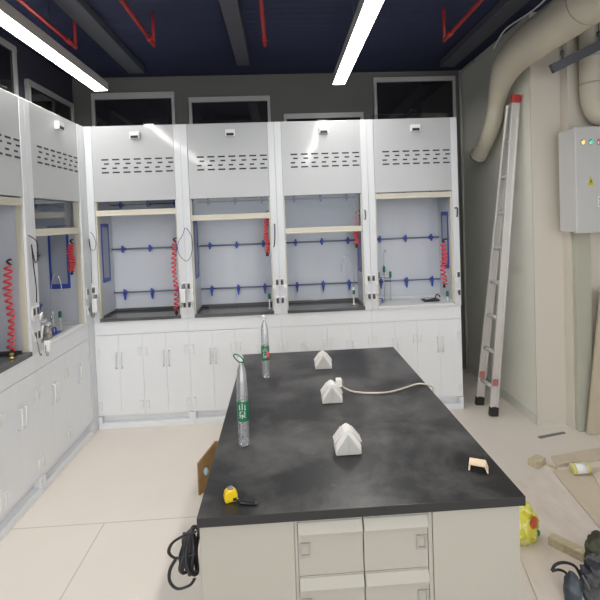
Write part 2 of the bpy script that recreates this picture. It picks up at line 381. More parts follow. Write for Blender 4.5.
def make_hood():
    t = thing('fume_hood', 'x', 'fume hood')
    OX0, OX1, ZO0, ZO1, ZT = .053, W - .053, .848, 1.78, 2.36
    for x0, x1 in ((0.0003, OX0), (OX1, W - .0003)):
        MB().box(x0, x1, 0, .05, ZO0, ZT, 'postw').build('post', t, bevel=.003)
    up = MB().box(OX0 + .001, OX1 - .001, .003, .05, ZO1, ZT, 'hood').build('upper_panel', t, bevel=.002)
    v = MB()
    for c in range(7):
        x = .122 + c * .0815
        for z, dx, w in ((2.102, 0, .054), (2.070, .019, .037), (2.036, .0, .035), (2.003, 0, .054)):
            v.box(x + dx, x + dx + w, .0015, .0045, z - .0055, z + .0055, 'dark')
    v.build('vent_grille', up)
    mon = MB().box(.352, .425, -.028, .0035, 2.254, 2.307, 'white').build('control_monitor', t, bevel=.003)
    MB().box(.360, .417, -.0295, -.0275, 2.257, 2.277, 'dark').build('display', mon)
    # inner chamber
    ln = MB().box(OX0 - .002, OX1 + .002, .335, .345, .86, 2.3, 'liner')
    ln.box(OX0 - .012, OX0 - .001, .051, .335, .86, 2.3, 'liner').box(OX1 + .001, OX1 + .012, .051, .335, .86, 2.3, 'liner')
    ln.box(OX0 - .001, OX1 + .001, .10, .335, 2.29, 2.3, 'liner')
    ln
    ln.build('liner', t)
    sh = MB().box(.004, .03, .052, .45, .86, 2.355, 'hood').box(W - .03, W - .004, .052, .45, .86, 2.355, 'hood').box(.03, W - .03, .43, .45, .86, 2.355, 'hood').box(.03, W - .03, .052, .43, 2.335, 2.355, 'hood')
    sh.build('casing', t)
    wt = MB().box(OX0 + .001, OX1 - .001, -.004, .05, .848, .872, 'counter').box(OX0 - .001, OX1 + .001, .05, .334, .848, .866, 'counter')
    wt.box(OX0, OX1, .318, .333, .866, .888, 'counter').box(OX0 - .0, OX0 + .012, .052, .318, .866, .884, 'counter').box(OX1 - .012, OX1, .052, .318, .866, .884, 'counter')
    wt.build('worktop', t, bevel=.003)
    # sash: cream handle bar with glass above, origin at the bar's lower edge
    s = MB().box(OX0 + .002, OX1 - .002, .012, .04, 0, .045, 'sash').box(OX0 + .002, OX1 - .002, .006, .014, .0, .012, 'sash').build('sash', t, (0, 0, 1.62), bevel=.003)
    B(OX0 + .004, OX1 - .004, .054, .059, .044, .68, 'pane').build('sash_pane', s)
    B(OX0 + .001, OX0 + .010, .014, .05, .874, 1.778, 'sash').build('sash_track', t)
    B(OX1 - .010, OX1 - .001, .014, .05, .874, 1.778, 'sash').build('sash_track', t)
    for z in (1.025, 1.393, 1.765):
        r = MB().tube([(OX0 + .002, .315, z), (OX1 - .002, .315, z)], .0065, 'rod', 8).build('support_rod', t)
        for x in (.147, .373, .598):
            c = MB().box(x - .013, x + .013, .293, .332, z - .014, z + .014, 'blue').box(x - .007, x + .007, .288, .302, z - .030, z + .030, 'blue').lathe([(.009, 0), (.011, .003), (.009, .010)], (x, .281, z), 'blue', 10, 'y')
            if z < 1.1: c.prism([(x - .011, z - .014), (x + .011, z - .014), (x + .004, z - .062), (x - .004, z - .062)], .294, .312, 'blue')
            c.build('clamp', r, bevel=.003)
    # blue-gasketed windows in both side walls
    for x, sx in ((OX0 - .0005, 1), (OX1 + .0005, -1)):
        y0, y1, z0, z1 = .10, .25, 1.14, 1.61
        g = MB(); a, b = sorted((x, x + sx * .006))
        g.box(a, b, y0, y0 + .017, z0, z1, 'blue').box(a, b, y1 - .017, y1, z0, z1, 'blue').box(a, b, y0 + .017, y1 - .017, z0, z0 + .034, 'blue').box(a, b, y0 + .017, y1 - .017, z1 - .03, z1, 'blue')
        gf = g.build('window_gasket', t, bevel=.002)
        a, b = sorted((x, x + sx * .003)); B(a, b, y0 + .017, y1 - .017, z0 + .034, z1 - .03, 'gasket').build('gasket_glass', gf)
    # weatherproof socket outlets with a splayed flap, low on each post
    for x, sx in ((.019, 1), (W - .019, -1)):
        for z in (1.10, .955):
            p = MB().box(x - .0165, x + .0165, -.006, .0005, z - .032, z + .032, 'white')
            p.prism([(x + sx * .012, z - .03), (x + sx * .037, z - .018 if z > 1 else z + .05), (x + sx * .034, z - .045 if z > 1 else z + .02), (x + sx * .012, z - .06 if z > 1 else z - .01)], -.016, -.004, 'white')
            so = p.build('socket_outlet', t, bevel=.002)
            B(x - .011, x + .011, -.009, -.0055, z - .022, z + .022, 'grey').build('socket_face', so)
            B(x - .008, x + .003, -.0105, -.0085, z - .014, z + .012, 'dark').build('socket_hole', so)
    return t

def make_cabinet():
    t = thing('base_cabinet', 'x', 'cabinet')
    MB().box(.0003, W - .0003, .0217, .43, .10, .846, 'cab').build('carcass', t)
    B(.0005, W - .0005, .012, .0215, .742, .846, 'cab').build('apron_panel', t, bevel=.002)
    MB().box(.002, W - .002, .05, .42, .045, .0995, 'cab').box(.001, W - .001, .006, .42, 0, .044, 'cab').box(.001, .03, .003, .05, .044, .0995, 'cab').box(W - .03, W - .001, .003, .05, .044, .0995, 'cab').build('plinth', t, bevel=.002)
    w = W / 4
    for i in range(4):
        x0, x1 = i * w + (.0007 if i % 2 == 0 else .0004), (i + 1) * w - (.0007 if i % 2 else .0004)
        d = B(x0, x1, .012, .0215, .104, .7395, 'cab').build('door', t, bevel=.0009)
        hx = (i + 1) * w - .021 if i % 2 == 0 else i * w + .021
        MB().tube([(hx, .0125, .597), (hx, -.012, .594), (hx, -.012, .480), (hx, .0125, .477)], .0048, 'pull', 8).build('handle', d)
        hx = i * w + .022 if i % 2 == 0 else (i + 1) * w - .022
        for z in (.60, .18):
            MB().box(hx - .010, hx + .010, 0.004, .0125, z - .034, z + .034, 'white').tube([(hx + (.011 if i % 2 == 0 else -.011), .006, z - .034), (hx + (.011 if i % 2 == 0 else -.011), .006, z + .034)], .004, 'white', 8).build('hinge', d, bevel=.001)
    return t

hood = make_hood(); cab = make_cabinet()
def place(o, x, y, rz, label, group):
    o.location = (x, y, 0); o.rotation_euler = (0, 0, rz); tag(o, label, o['category'], group); return o
def setmat(o, m):
    o.data = o.data.copy(); o.data.materials.clear(); o.data.materials.append(M[m])
def hood_at(o, x, y, rz, label, sash, white=False):
    place(o, x, y, rz, label, 'fume hoods')
    for c in o.children:
        if c.name.startswith('sash') and not c.name.startswith('sash_t'): c.location.z = sash
        if c.name.startswith('worktop') and white: setmat(c, 'counterw')
    return o
HX = [XL + .0015, -.755, -.032, .692]
HX = [-1.4828, -.7545, -.0255, .7035]
specs = [(HX[0], YB, 0, 'corner fume hood of the back row, dark worktop, sash raised high', 1.668, False),
         (HX[1], YB, 0, 'second fume hood from the corner in the back row, sash bar slightly lowered', 1.607, False),
         (HX[2], YB, 0, 'third white fume hood of the back row, cream sash bar pulled lowest of the four', 1.478, False),
         (HX[3], YB, 0, 'fume hood at the back row end by the ladder, white worktop, sash fully up', 1.727, True),
         (XL, 2.71, PI / 2, 'white fume hood of the left row next to the corner, white worktop and sash halfway', 1.545, True),
         (XL, 1.98, PI / 2, 'white fume hood nearest the camera on the left side, dark worktop, long red hose inside', 1.728, False)]
hoods = []
for i, (x, y, rz, lab, sash, wh) in enumerate(specs):
    hoods.append(hood_at(hood if i == 0 else dup(hood), x, y, rz, lab, sash, wh))
# no gasketed window on the far wall of the nearest left hood
for c in [c for c in hoods[-1].children if c.name.startswith('window_gasket')][1:]:
    for g in list(c.children): bpy.data.objects.remove(g)
    bpy.data.objects.remove(c)
clab = ['white four-door base cabinet in the corner under the first back-row hood',
        'white four-door base cabinet under the second hood from the corner in the back row',
        'four-door base cabinet under the third back-row hood, mostly hidden behind the island',
        'white four-door base cabinet at the open end of the back row beside the ladder',
        'white four-door base cabinet of the left row next to the corner',
        'white four-door base cabinet nearest the camera on the left side']
for i, ((x, y, rz, *_), lab) in enumerate(zip(specs, clab)):
    place(cab if i == 0 else dup(cab), x, y, rz, lab, 'base cabinets')
# corner filler between the two rows
cf = MB().box(XL - .06, XL - .0003, 3.4393, 3.53, 0, 2.36, 'postw').build('corner_filler', bevel=.003)
tag(cf, 'narrow white filler strip closing the corner between the two rows of hoods', 'filler panel')

# ---------------------------------------------------------------- red coiled hoses
def hose(x, y, z0, z1, turns, rad, lab, wall=(1, 0), tail=True):
    """coiled hose hanging from a wall fitting; wall = horizontal direction towards the wall it is fixed to"""
    t = thing('coiled_hose', lab, 'hose', (x, y, z0), group='red coiled hoses')
    h = z1 - z0; pts = []
    n = int(turns * 10)
    for i in range(n + 1):
        q = 2 * PI * i / 10; u = i / n
        rr = rad * (.72 + .35 * noise.noise(Vector((u * 5, x * 9, y))))
        pts.append((rr * math.cos(q) + .006 * math.sin(u * 9 + x), rr * .7 * math.sin(q), .02 + (h - .05) * u))
    MB().tube(pts, .0060, 'red', 6).build('coil', t)
    wx, wy = wall
    MB().tube([pts[-1], (0, 0, h - .01), (wx * .02, wy * .02, h), (wx * .038, wy * .038, h)], .006, 'black', 8, 4).build('fitting', t)
    if tail:
        MB().lathe([(.010, 0), (.012, .006), (.009, .02), (.006, .03)], (0, 0, -.006), 'black', 10).build('nozzle', t)
    return t
hose(-.862, 3.59, .875, 1.475, 15, .024, 'long red coiled hose hanging in the corner hood of the back row', (1, 0))
hose(-.118, 3.58, 1.31, 1.665, 15, .020, 'short bunched red hose in the second hood of the back row', (1, 0))
hose(.608, 3.58, 1.35, 1.64, 12, .020, 'short bunched red hose behind the lowered sash of the third hood', (1, 0))
hose(1.328, 3.59, .99, 1.385, 10, .026, 'red coiled hose in the white-topped hood by the ladder', (1, 0))
hose(-1.545, 3.330, 1.25, 1.50, 10, .026, 'red coiled hose bunched in the left hood next to the corner', (0, 1))
h6 = hose(-1.555, 2.585, .885, 1.42, 13, .026, 'longest red coiled hose, in the left hood nearest the camera', (0, 1))

# ---------------------------------------------------------------- thin sensor cables and hooks on the posts
def cable(pts, lab, r=.0022, m='black', name='sensor_cable'):
    o = MB().tube(pts, r, m, 6, 8).build(name); return tag(o, lab, 'cable', 'cables on the hood posts')
y = YB - .006
cable([(-.745, y, 1.56), (-.765, y - .01, 1.50), (-.80, y - .012, 1.44), (-.80, y - .012, 1.36), (-.75, y - .012, 1.30), (-.71, y - .012, 1.33), (-.69, y - .012, 1.42), (-.70, y - .012, 1.50), (-.735, y - .008, 1.555)], 'black looped cable on the post between the first and second back-row hoods')
cable([(-1.465, y - .004, 1.55), (-1.44, y - .012, 1.52), (-1.425, y - .012, 1.46), (-1.44, y - .012, 1.41), (-1.47, y - .012, 1.43), (-1.475, y - .01, 1.50), (-1.466, y - .012, 1.40), (-1.468, y - .016, 1.25), (-1.468, y - .016, 1.155)], 'black looped cable on the corner post of the back row')
cable([(-.052, y - .003, 1.56), (-.048, y - .012, 1.545), (-.050, y - .01, 1.46), (-.056, y - .01, 1.40), (-.062, y, 1.38)], 'short black hooked cable on the post between the second and third back-row hoods', .0045)
cable([(.668, y, 1.645), (.672, y - .012, 1.63), (.672, y - .01, 1.585), (.667, y, 1.57)], 'tiny black hooked cable on the post between the third and fourth back-row hoods', .0045)
cable([(1.395, y, 1.635), (1.412, y - .012, 1.635), (1.412, y - .01, 1.60), (1.412, y, 1.565)], 'tiny black hooked cable on the end post beside the ladder', .005)
x = XL + .006
cable([(x, 2.67, 1.555), (x + .012, 2.69, 1.54), (x + .012, 2.735, 1.51), (x + .012, 2.74, 1.43), (x + .012, 2.71, 1.39), (x + .012, 2.69, 1.44), (x + .01, 2.68, 1.50), (x + .01, 2.69, 1.38), (x + .016, 2.695, 1.25), (x + .016, 2.69, 1.155)], 'black looped cable on the left-row post between its two hoods', .003)
x = XL + .006
cable([(x, 2.69, .935), (x + .012, 2.69, .90), (x + .012, 2.70, .85), (x + .01, 2.72, .83), (x, 2.74, .835)], 'grey cable running down below the sockets on the left-row post', .003, 'grey')
# adaptors plugged in on posts
def adaptor(px, py, pz, d, lab):
    py_ = py; (px, py) = (px, py - .012) if d == 0 else (px + .012, py)
    t = thing('socket_adaptor', lab, 'plug', (px, py, pz), d)
    MB().box(-.018, .022, -.05, -.012, -.05, .055, 'white').build('adaptor_body', t, bevel=.006)
    MB().tube([(-.006, -.03, -.045), (-.012, -.035, -.085), (-.030, -.032, -.07), (-.034, -.03, -.02), (-.03, -.028, .02)], .003, 'grey', 6, 6).build('lead', t)
    B(-.008, .012, -.035, -.012, .055, .085, 'grey').build('plug_top', t, bevel=.003)
    return t
adaptor(-1.443, YB, .985, 0, 'white plug-in adaptor on the corner post sockets of the back row')
adaptor(-.795 + .02, YB, 1.03, 0, 'white plug-in adaptor low on the post between the first and second back-row hoods')
adaptor(XL, 2.755, .875, PI / 2, 'white plug-in adaptor on the left-row post below its lower socket').scale = (.75, .9, .65)

# ---------------------------------------------------------------- taps and small things inside the hoods
gooseneck('gooseneck_tap', (.578, 3.62, .872), .41, -.095, 'thin chrome gooseneck tap with a green knob in the third back-row hood')
def valve(x, y, z, lab, h=.07):
    t = thing('gas_valve', lab, 'valve', (x, y, z), group='green-handled gas valves')
    MB().lathe([(.011, 0), (.011, .006), (.005, .008), (.005, h)], (0, 0, 0), 'white', 10).build('stem', t)
    MB().lathe([(.007, 0), (.0115, .004), (.0115, .038), (.008, .044)], (0, 0, h), 'green', 12).build('knob', t)
    return t
valve(-.115, 3.6, .872, 'small green-handled gas valve at the right end of the second back-row hood', .08)
valve(-1.565, 3.17, .874, 'green-handled gas valve on the white worktop of the left hood next to the corner', .09)
valve(1.345, 3.57, .874, 'small green-handled gas valve under the red hose in the hood by the ladder', .04)
tt = thing('triple_gas_outlet', 'rack of three green-handled outlets with thin pipes in the white-topped back-row hood', 'gas outlet', (.86, 3.72, .866))
MB().tube([(-.055, 0, .20), (.06, 0, .20)], .004, 'chrome', 8).tube([(-.02, .06, .20), (-.02, 0, .20)], .004, 'chrome', 8).build('manifold', tt)
for k, (dx, dz) in enumerate(((-.05, .205), (.0, .25), (.052, .205))):
    kn = MB().lathe([(.007, 0), (.0115, .004), (.0115, .045), (.008, .05)], (dx, -.006, dz), 'green', 12).build('knob', tt)
    MB().tube([(dx, 0, dz + .01), (dx, 0, 0.008)], .003, 'chrome', 6).build('outlet_pipe', tt)
MB().tube([(0, 0, .30), (0, 0, .40), (.012, -.004, .44), (.016, -.01, .42)], .003, 'chrome', 6, 4).build('spout', tt)
def cup(x, y, z, lab, rz=0):
    o = MB()
    o.tube([(-.022, 0, .003), (-.018, 0, .034), (0, 0, .046), (.018, 0, .034), (.022, 0, .003)], .005, 'blue', 8, 5)
    o.box(-.075, .07, -.014, .014, .0, .006, 'blue')
    o = o.build('blue_stand', loc=(x, y, z), rot=(0, 0, rz)); return tag(o, lab, 'stand')
cup(-1.56, 3.07, .874, 'dark blue strip with an upright loop on the left white worktop', PI / 2)
ring = MB().tube([(-.022, 0, .006), (-.018, 0, .034), (0, 0, .045), (.018, 0, .034), (.022, 0, .006)], .005, 'blue', 8, 5).build('blue_ring', loc=(.80, 3.63, .868))
tag(ring, 'small blue upright ring on the white worktop of the hood by the ladder', 'ring')
tr = thing('black_tray', 'black folded gadget lying on the white worktop of the hood by the ladder', 'gadget', (1.24, 3.66, .868))
MB().prism([(-.075, 0), (.05, 0), (.062, .012), (-.02, .02), (-.075, .008)], -.05, .05, 'black').build('body', tr, bevel=.004)
MB().tube([(.03, 0, .012), (.05, 0, .05), (.075, -.01, .03)], .006, 'black', 8, 5).build('stalk', tr)
MB().box(-.055, .0, -.035, .03, .0165, .0205, 'chrome').build('cover', tr)
# left hood: glass ware by the post
gw = thing('sample_jar', 'small jar with amber contents and white lid beside the left-row post', 'jar', (-1.545, 2.955, .874))
MB().lathe([(.022, 0), (.026, .004), (.026, .06), (.018, .075), (.018, .085)], (0, 0, 0), 'bottle', 16).build('glass_body', gw)
MB().lathe([(.018, 0), (.022, .004), (.022, .03)], (0, 0, .004), 'orange', 16).build('contents', gw)
MB().lathe([(.020, 0), (.021, .003), (.021, .018), (.018, .021)], (0, 0, .0855), 'white', 16).build('lid', gw)
gw = thing('white_dish_stack', 'white dish on a short stem behind the amber jar in the left hood', 'dish', (-1.60, 2.985, .874))
MB().lathe([(.028, 0), (.028, .005), (.006, .01), (.006, .09), (.03, .10), (.036, .118), (.034, .118)], (0, 0, 0), 'white', 18).build('dish', gw)
gooseneck('gooseneck_tap', (-1.60, 3.14, .874), .40, .07, 'thin chrome gooseneck tap in the left hood next to the corner', 'chrome')
bx = MB().box(-.045, .045, -.03, .03, 0, .022, 'blue').build('blue_box', loc=(-1.70, 2.46, .888)); bx.modifiers.new('b', 'BEVEL').width = .006
tag(bx, 'blue plastic tray at the edge of the nearest left hood worktop', 'tray')
bf = MB().lathe([(.013, 0), (.013, .006), (.007, .008), (.007, .016), (.011, .018), (.009, .03)], (0, 0, 0), 'brass', 12).build('brass_fitting', loc=(-1.525, 2.53, .874))
tag(bf, 'small brass fitting at the foot of the longest red hose', 'fitting')

# ---------------------------------------------------------------- island bench
t = thing('island_bench', 'cream laminate island bench with drawers carrying the big black top', 'bench', (0, 0, 0))
X0, X1, Y0, Y1 = -.236, .602, 1.092, 2.435
MB().box(X0 + .006, X1 - .014, Y0 + .03, Y1 - .01, .02, .8345, 'island').build('carcass', t)
MB().box(X0 + .012, X1 - .012, Y0 + .05, Y1 - .03, 0, .0195, 'dark').build('plinth', t)
MB().box(X0 + .004, .0045, Y0 + .010, Y0 + .029, .03, .8345, 'island').build('left_panel', t, bevel=.0015)
MB().box(.361, X1 - .012, Y0 + .010, Y0 + .029, .03, .8345, 'island').build('right_panel', t, bevel=.0015)
MB().box(.0055, .0125, Y0 + .014, Y0 + .029, .03, .8345, 'island').box(.3495, .3600, Y0 + .014, Y0 + .029, .03, .8345, 'island').build('stile', t)
zt = .826
for r in range(5):
    for x0, x1, hx in ((.0135, .1795, .0315), (.1820, .3480, .3315)):
        z1 = zt - r * .1445; z0 = z1 - .1430
        d = MB().box(x0, x1, Y0 + .014, Y0 + .0285, z0, z1, 'island').build('drawer', t, bevel=.0012)
        MB().prism([(Y0 + .014, z1 - .003), (Y0 + .014, z1 - .036), (Y0 + .003, z1 - .034), (Y0 + .0015, z1 - .028), (Y0 + .012, z1 - .003)], x0 + .001, x1 - .001, 'island', 'x').build('finger_lip', d)
        zc = z1 - .075; w_, h_ = .0135, .0185
        hm = MB().box(hx - w_, hx + w_, Y0 + .010, Y0 + .0145, zc - h_, zc - h_ + .006, 'handle').box(hx - w_, hx + w_, Y0 + .010, Y0 + .0145, zc + h_ - .006, zc + h_, 'handle').box(hx - w_, hx - w_ + .005, Y0 + .010, Y0 + .0145, zc - h_ + .006, zc + h_ - .006, 'handle').box(hx + w_ - .005, hx + w_, Y0 + .010, Y0 + .0145, zc - h_ + .006, zc + h_ - .006, 'handle')
        hm.build('handle', d, label='square metal ring pull')
tp = MB()
c8 = [(x, y, z) for z in (.835, .86) for y in (Y0, Y1) for x in (X0, X1)]
tp.add(c8, [(0, 2, 3, 1), (0, 1, 5, 4), (2, 6, 7, 3), (0, 4, 6, 2), (1, 3, 7, 5)], 'topedge').add(c8, [(4, 5, 7, 6)], 'top')
tp = tp.build('island_worktop', bevel=.0015)
tag(tp, 'big dusty black resin worktop on the island bench in the middle', 'worktop')

# triangular socket pods
def pod(): 
    t = thing('socket_pod', 'x', 'socket pod', group='white socket pods on the island')
    prof = [(-.040, 0), (.040, 0), (.040, .030), (.011, .072), (.0, .078), (-.011, .072), (-.040, .030)]
    MB().prism(prof, -.002, .052, 'tent').build('shell', t, bevel=.003)
    f = MB().prism([(-.0365, .003), (-.0006, .003), (-.0006, .064), (-.0365, .012)], -.006, -.0022, 'tentface').prism([(.0006, .003), (.0365, .003), (.0365, .012), (.0006, .064)], -.006, -.0022, 'tentface')
    f.build('end_plate', t)
    for s in (-1, 1):
        r = MB()
        for k in range(3):
            y0 = .006 + k * .016
            a = Vector((s * .0408, y0, .034)); b = Vector((s * .0150, y0, .0675))
            n = Vector((s * .82, 0, .57)).normalized() * .003; dy = Vector((0, .011, 0))
            q = [a, b, b + dy, a + dy]
            r.add([p for p in q] + [p + n for p in q], [(0, 1, 2, 3), (7, 6, 5, 4), (0, 4, 5, 1), (1, 5, 6, 2), (2, 6, 7, 3), (3, 7, 4, 0)], 'tent')
        r.build('socket_cover', t)
    return t
p0 = pod()
for i, (x, y, lab) in enumerate(((.183, 1.342, 'white gabled socket pod nearest the drawers on the black top'), (.178, 1.728, 'white gabled socket pod in the middle of the three, with the cream cable'), (.182, 2.13, 'white gabled socket pod at the far end of the black top'))):
    p = p0 if i == 0 else dup(p0)
    p.location = (x, y, .86); p['label'] = lab
cb = MB().tube([(.214, 1.779, .93), (.228, 1.80, .92), (.238, 1.86, .875), (.262, 1.83, .8672), (.30, 1.805, .8668), (.36, 1.79, .8668), (.43, 1.795, .8668), (.50, 1.83, .8668), (.56, 1.862, .8668), (.590, 1.855, .8668), (.6065, 1.835, .8660), (.6145, 1.82, .848), (.6125, 1.815, .60), (.612, 1.81, .25), (.62, 1.80, .02)], .0036, 'cream', 8, 8).build('power_cable')
tag(cb, 'cream cable from the middle socket pod over the island edge', 'cable')
pl = MB().box(.198, .222, 1.752, 1.778, .912, .945, 'tent').build('cable_plug', bevel=.004)
tag(pl, 'white plug pushed into the side of the middle socket pod', 'plug')

# bottles
def text_ring(body, size, radius, zc, x0, y0, m, parent, ang=-PI / 2, name='label_print'):
    cu = bpy.data.curves.new('t', 'FONT'); cu.body = body; cu.size = size; cu.align_x = 'CENTER'; cu.align_y = 'CENTER'; cu.space_line = .95
    o = bpy.data.objects.new('t', cu); COL.objects.link(o)
    dg = bpy.context.evaluated_depsgraph_get(); me = bpy.data.meshes.new_from_object(o.evaluated_get(dg))
    bpy.data.objects.remove(o)
    for v in me.vertices:
        a = ang + v.co.x / radius
        z = v.co.y
        v.co = (x0 + radius * math.cos(a), y0 + radius * math.sin(a), zc + z)
    me.materials.clear(); me.materials.append(M[m])
    ob = bpy.data.objects.new(name, me); COL.objects.link(ob); ob.parent = parent
    return ob
def bottle(x, y, lab, cap, red):
    t = thing('water_bottle', lab, 'bottle', (x, y, .8605), group='plastic water bottles on the island')
    prof = [(.0135, 0), (.0175, .004), (.0185, .012)]
    for k in range(5):
        z = .018 + k * .013
        prof += [(.0185, z), (.0170, z + .006)]
    prof += [(.0185, .084), (.0186, .152), (.0178, .156)]
    for k in range(4):
        z = .160 + k * .016
        prof += [(.0185 - .0004 * k, z), (.0176 - .0004 * k, z + .008)]
    prof += [(.0165, .228), (.0135, .248), (.0092, .262), (.0072, .268), (.0070, .278)]
    b = MB().lathe(prof, (0, 0, 0), 'bottle', 24).build('body', t)
    lb = MB().lathe([(.0190, 0), (.0191, .001), (.0191, .064), (.0190, .065)], (0, 0, .086), 'green', 24).build('label_wrap', t)
    text_ring('山\n泉', .026, .0194, .12, 0, 0, 'white', lb)
    if red:
        MB().tube([(.008, -.0183, .098), (.012, -.0162, .104), (.0125, -.0158, .125)], .0058, 'red', 8).build('label_patch', lb)
    cp = MB().lathe([(.0082, 0), (.0085, .002), (.0085, .012), (.007, .015)], (0, 0, .278), 'white', 16).build('cap', t)
    if cap == 'green':
        MB().tube([(.009, -.004, .274), (-.004, -.010, .278), (-.018, -.006, .290), (-.022, -.005, .300), (-.012, -.007, .303), (.002, -.010, .294), (.010, -.003, .280)], .0023, 'green', 6, 5).build('cap_loop', t)
    return t
bottle(-.146, 1.438, 'clear water bottle with green label and green cap ring, nearer on the black top', 'green', False)
bottle(-.094, 2.052, 'clear water bottle with white cap and red and green label, farther on the black top', 'white', True)

# tape measure, strap, wood chip
t = thing('tape_measure', 'small yellow tape measure at the near left corner of the black top', 'tape measure', (-.158, 1.155, .8602), .3); t.scale = (.9, .9, .84)
MB().prism([(-.018, 0), (.015, 0), (.019, .006), (.019, .024), (.010, .037), (-.006, .040), (-.017, .031), (-.020, .016)], -.012, .012, 'yellow').build('case', t, bevel=.004)
MB().box(.004, .015, -.0125, -.0115, .004, .013, 'black').build('mouth', t)
MB().box(-.008, .007, -.008, .008, .0375, .0425, 'grey').build('lock_button', t, bevel=.0015)
MB().box(.013, .0215, -.006, .006, .0, .002, 'chrome').build('hook', t)
st = MB().blob((0, 0, 0), (.027, .0085, .0035), 'stain', amp=.12, seed=3).build('rubber_strap', loc=(-.112, 1.137, .8637), rot=(0, 0, -.25))
tag(st, 'flat black rubber strap lying beside the yellow tape measure', 'strap')
t = thing('wood_offcut', 'small pale wooden angle piece near the right edge of the black top', 'offcut', (.535, 1.225, .8602), -.45)
MB().prism([(-.024, 0), (-.019, 0), (-.017, .016), (.020, .016), (.026, .0), (.030, .0), (.023, .021), (-.021, .021)], -.016, .018, 'chip').build('angle_piece', t, bevel=.001)

# black cable coil hanging on the bench flank
t = thing('cable_coil', 'coil of black cable hanging on the left flank of the island bench', 'cable', (-.2605, 1.19, .715)); t.scale = (1.1, .80, .70)
for k in range(9):
    a = .052 + .006 * math.sin(k * 2.1); b = .082 - k * .0035
    pts = [(-.004 - .0032 * k + .004 * math.sin(3 * q + k), .012 * math.sin(k * 1.7) + a * math.cos(q), -.012 + b * math.sin(q) + .003 * math.cos(2 * q + k)) for q in [2 * PI * i / 20 for i in range(20)]]
    MB().tube(pts, .0046, 'black', 6, 2, True).build('cable_turn', t)
MB().tube([(.012, -.07, .118), (-.012, -.068, .108), (-.045, -.06, .075), (-.055, -.06, .04), (-.042, -.055, .012), (-.02, -.05, .012), (.005, -.05, .018)], .0042, 'black', 6, 6).build('loose_loop', t)
MB().tube([(-.038, -.052, .012), (-.055, -.055, -.03), (-.057, -.055, -.075), (-.040, -.055, -.105), (-.012, -.05, -.10), (.0, -.045, -.08)], .0042, 'black', 6, 6).build('loose_loop', t)
MB().box(.004, .0275, -.006, .006, .045, .075, 'black').build('hanging_strap', t)
# folded cardboard standing on the floor behind the bench
t = thing('folded_cardboard', 'brown folded cardboard standing on the floor by the left side of the black top', 'cardboard', (0, 0, 0))
P = [(-.532, 2.575), (-.445, 2.70), (-.30, 2.60)]
def wallpanel(a, b, h0, h1, th, m):
    d = Vector((b[0] - a[0], b[1] - a[1], 0)); n = Vector((-d.y, d.x, 0)).normalized() * th
    a = Vector((*a, 0)); b = Vector((*b, 0)); q = [a, b, b + n, a + n]
    return MB().add([p + Vector((0, 0, .001)) for p in q] + [q[0] + Vector((0, 0, h0)), q[1] + Vector((0, 0, h1)), q[2] + Vector((0, 0, h1)), q[3] + Vector((0, 0, h0))], [(0, 1, 2, 3), (7, 6, 5, 4), (0, 4, 5, 1), (1, 5, 6, 2), (2, 6, 7, 3), (3, 7, 4, 0)], m)
wallpanel(P[0], P[1], .19, .255, .01, 'cardboard').build('near_flap', t)
wallpanel(P[1], P[2], .255, .20, .01, 'cardboard').build('rear_flap', t)
MB().blob((-.4955, 2.606, .125), (.014, .014, .022), 'bluebit', amp=.25, seed=5).build('plastic_tab', t)

# ---------------------------------------------------------------- ladder
t = thing('ladder', 'tall aluminium ladder with a red top cap leaning on the wall right of the hoods', 'ladder', (0, 0, 0))
def rail(bx, by, tx, ty, tz, cap):
    d = Vector((tx - bx, ty - by, tz)).normalized()
    n = Vector((0, 1, 0)); u = d.cross(n).normalized(); n = u.cross(d).normalized()
    L_ = Vector((tx - bx, ty - by, tz)).length
    T = Matrix.Translation((bx, by, .0)) @ Matrix((( u.x, n.x, d.x, 0), (u.y, n.y, d.y, 0), (u.z, n.z, d.z, 0), (0, 0, 0, 1)))
    m = MB().box(-.030, .030, -.006, .008, .03, L_, 'alu', T).box(-.030, -.018, -.016, -.006, .03, L_, 'alu', T).box(.018, .030, -.016, -.006, .03, L_, 'alu', T)
    r = m.build('rail', t, bevel=.002)
    MB().box(-.034, .034, -.020, .012, .005, .075, 'black', T).build('foot', r, bevel=.003)
    if cap: MB().box(-.036, .036, -.026, .014, L_ - .03, L_ + .03, 'redcap', T).build('top_cap', r, bevel=.01)
    return T
M['dullred'] = mat('dull_red_clip', (.42, .16, .14), .5, var=.1)
M['redcap'] = mat('red_rubber_cap', (.45, .03, .035), .5, var=.1)
A = ((1.598, 3.345), (1.802, 3.345)); ZT_ = 2.46
T1 = rail(1.60, 3.352, 1.805, 3.295, 2.44, True); T2 = rail(1.585, 3.565, 1.782, 3.335, 2.40, False)
for k in range(9):
    s = .22 + k * .275
    a = T1 @ Vector((0, 0, s)); b = T2 @ Vector((0, 0, s))
    MB().tube([a, b], .017, 'alu', 8).build('rung', t)
for T in (T1, T2):
    MB().box(-.012, .033, -.022, -.0165, .245, .30, 'dullred', T).build('lock_clip', t, bevel=.003)

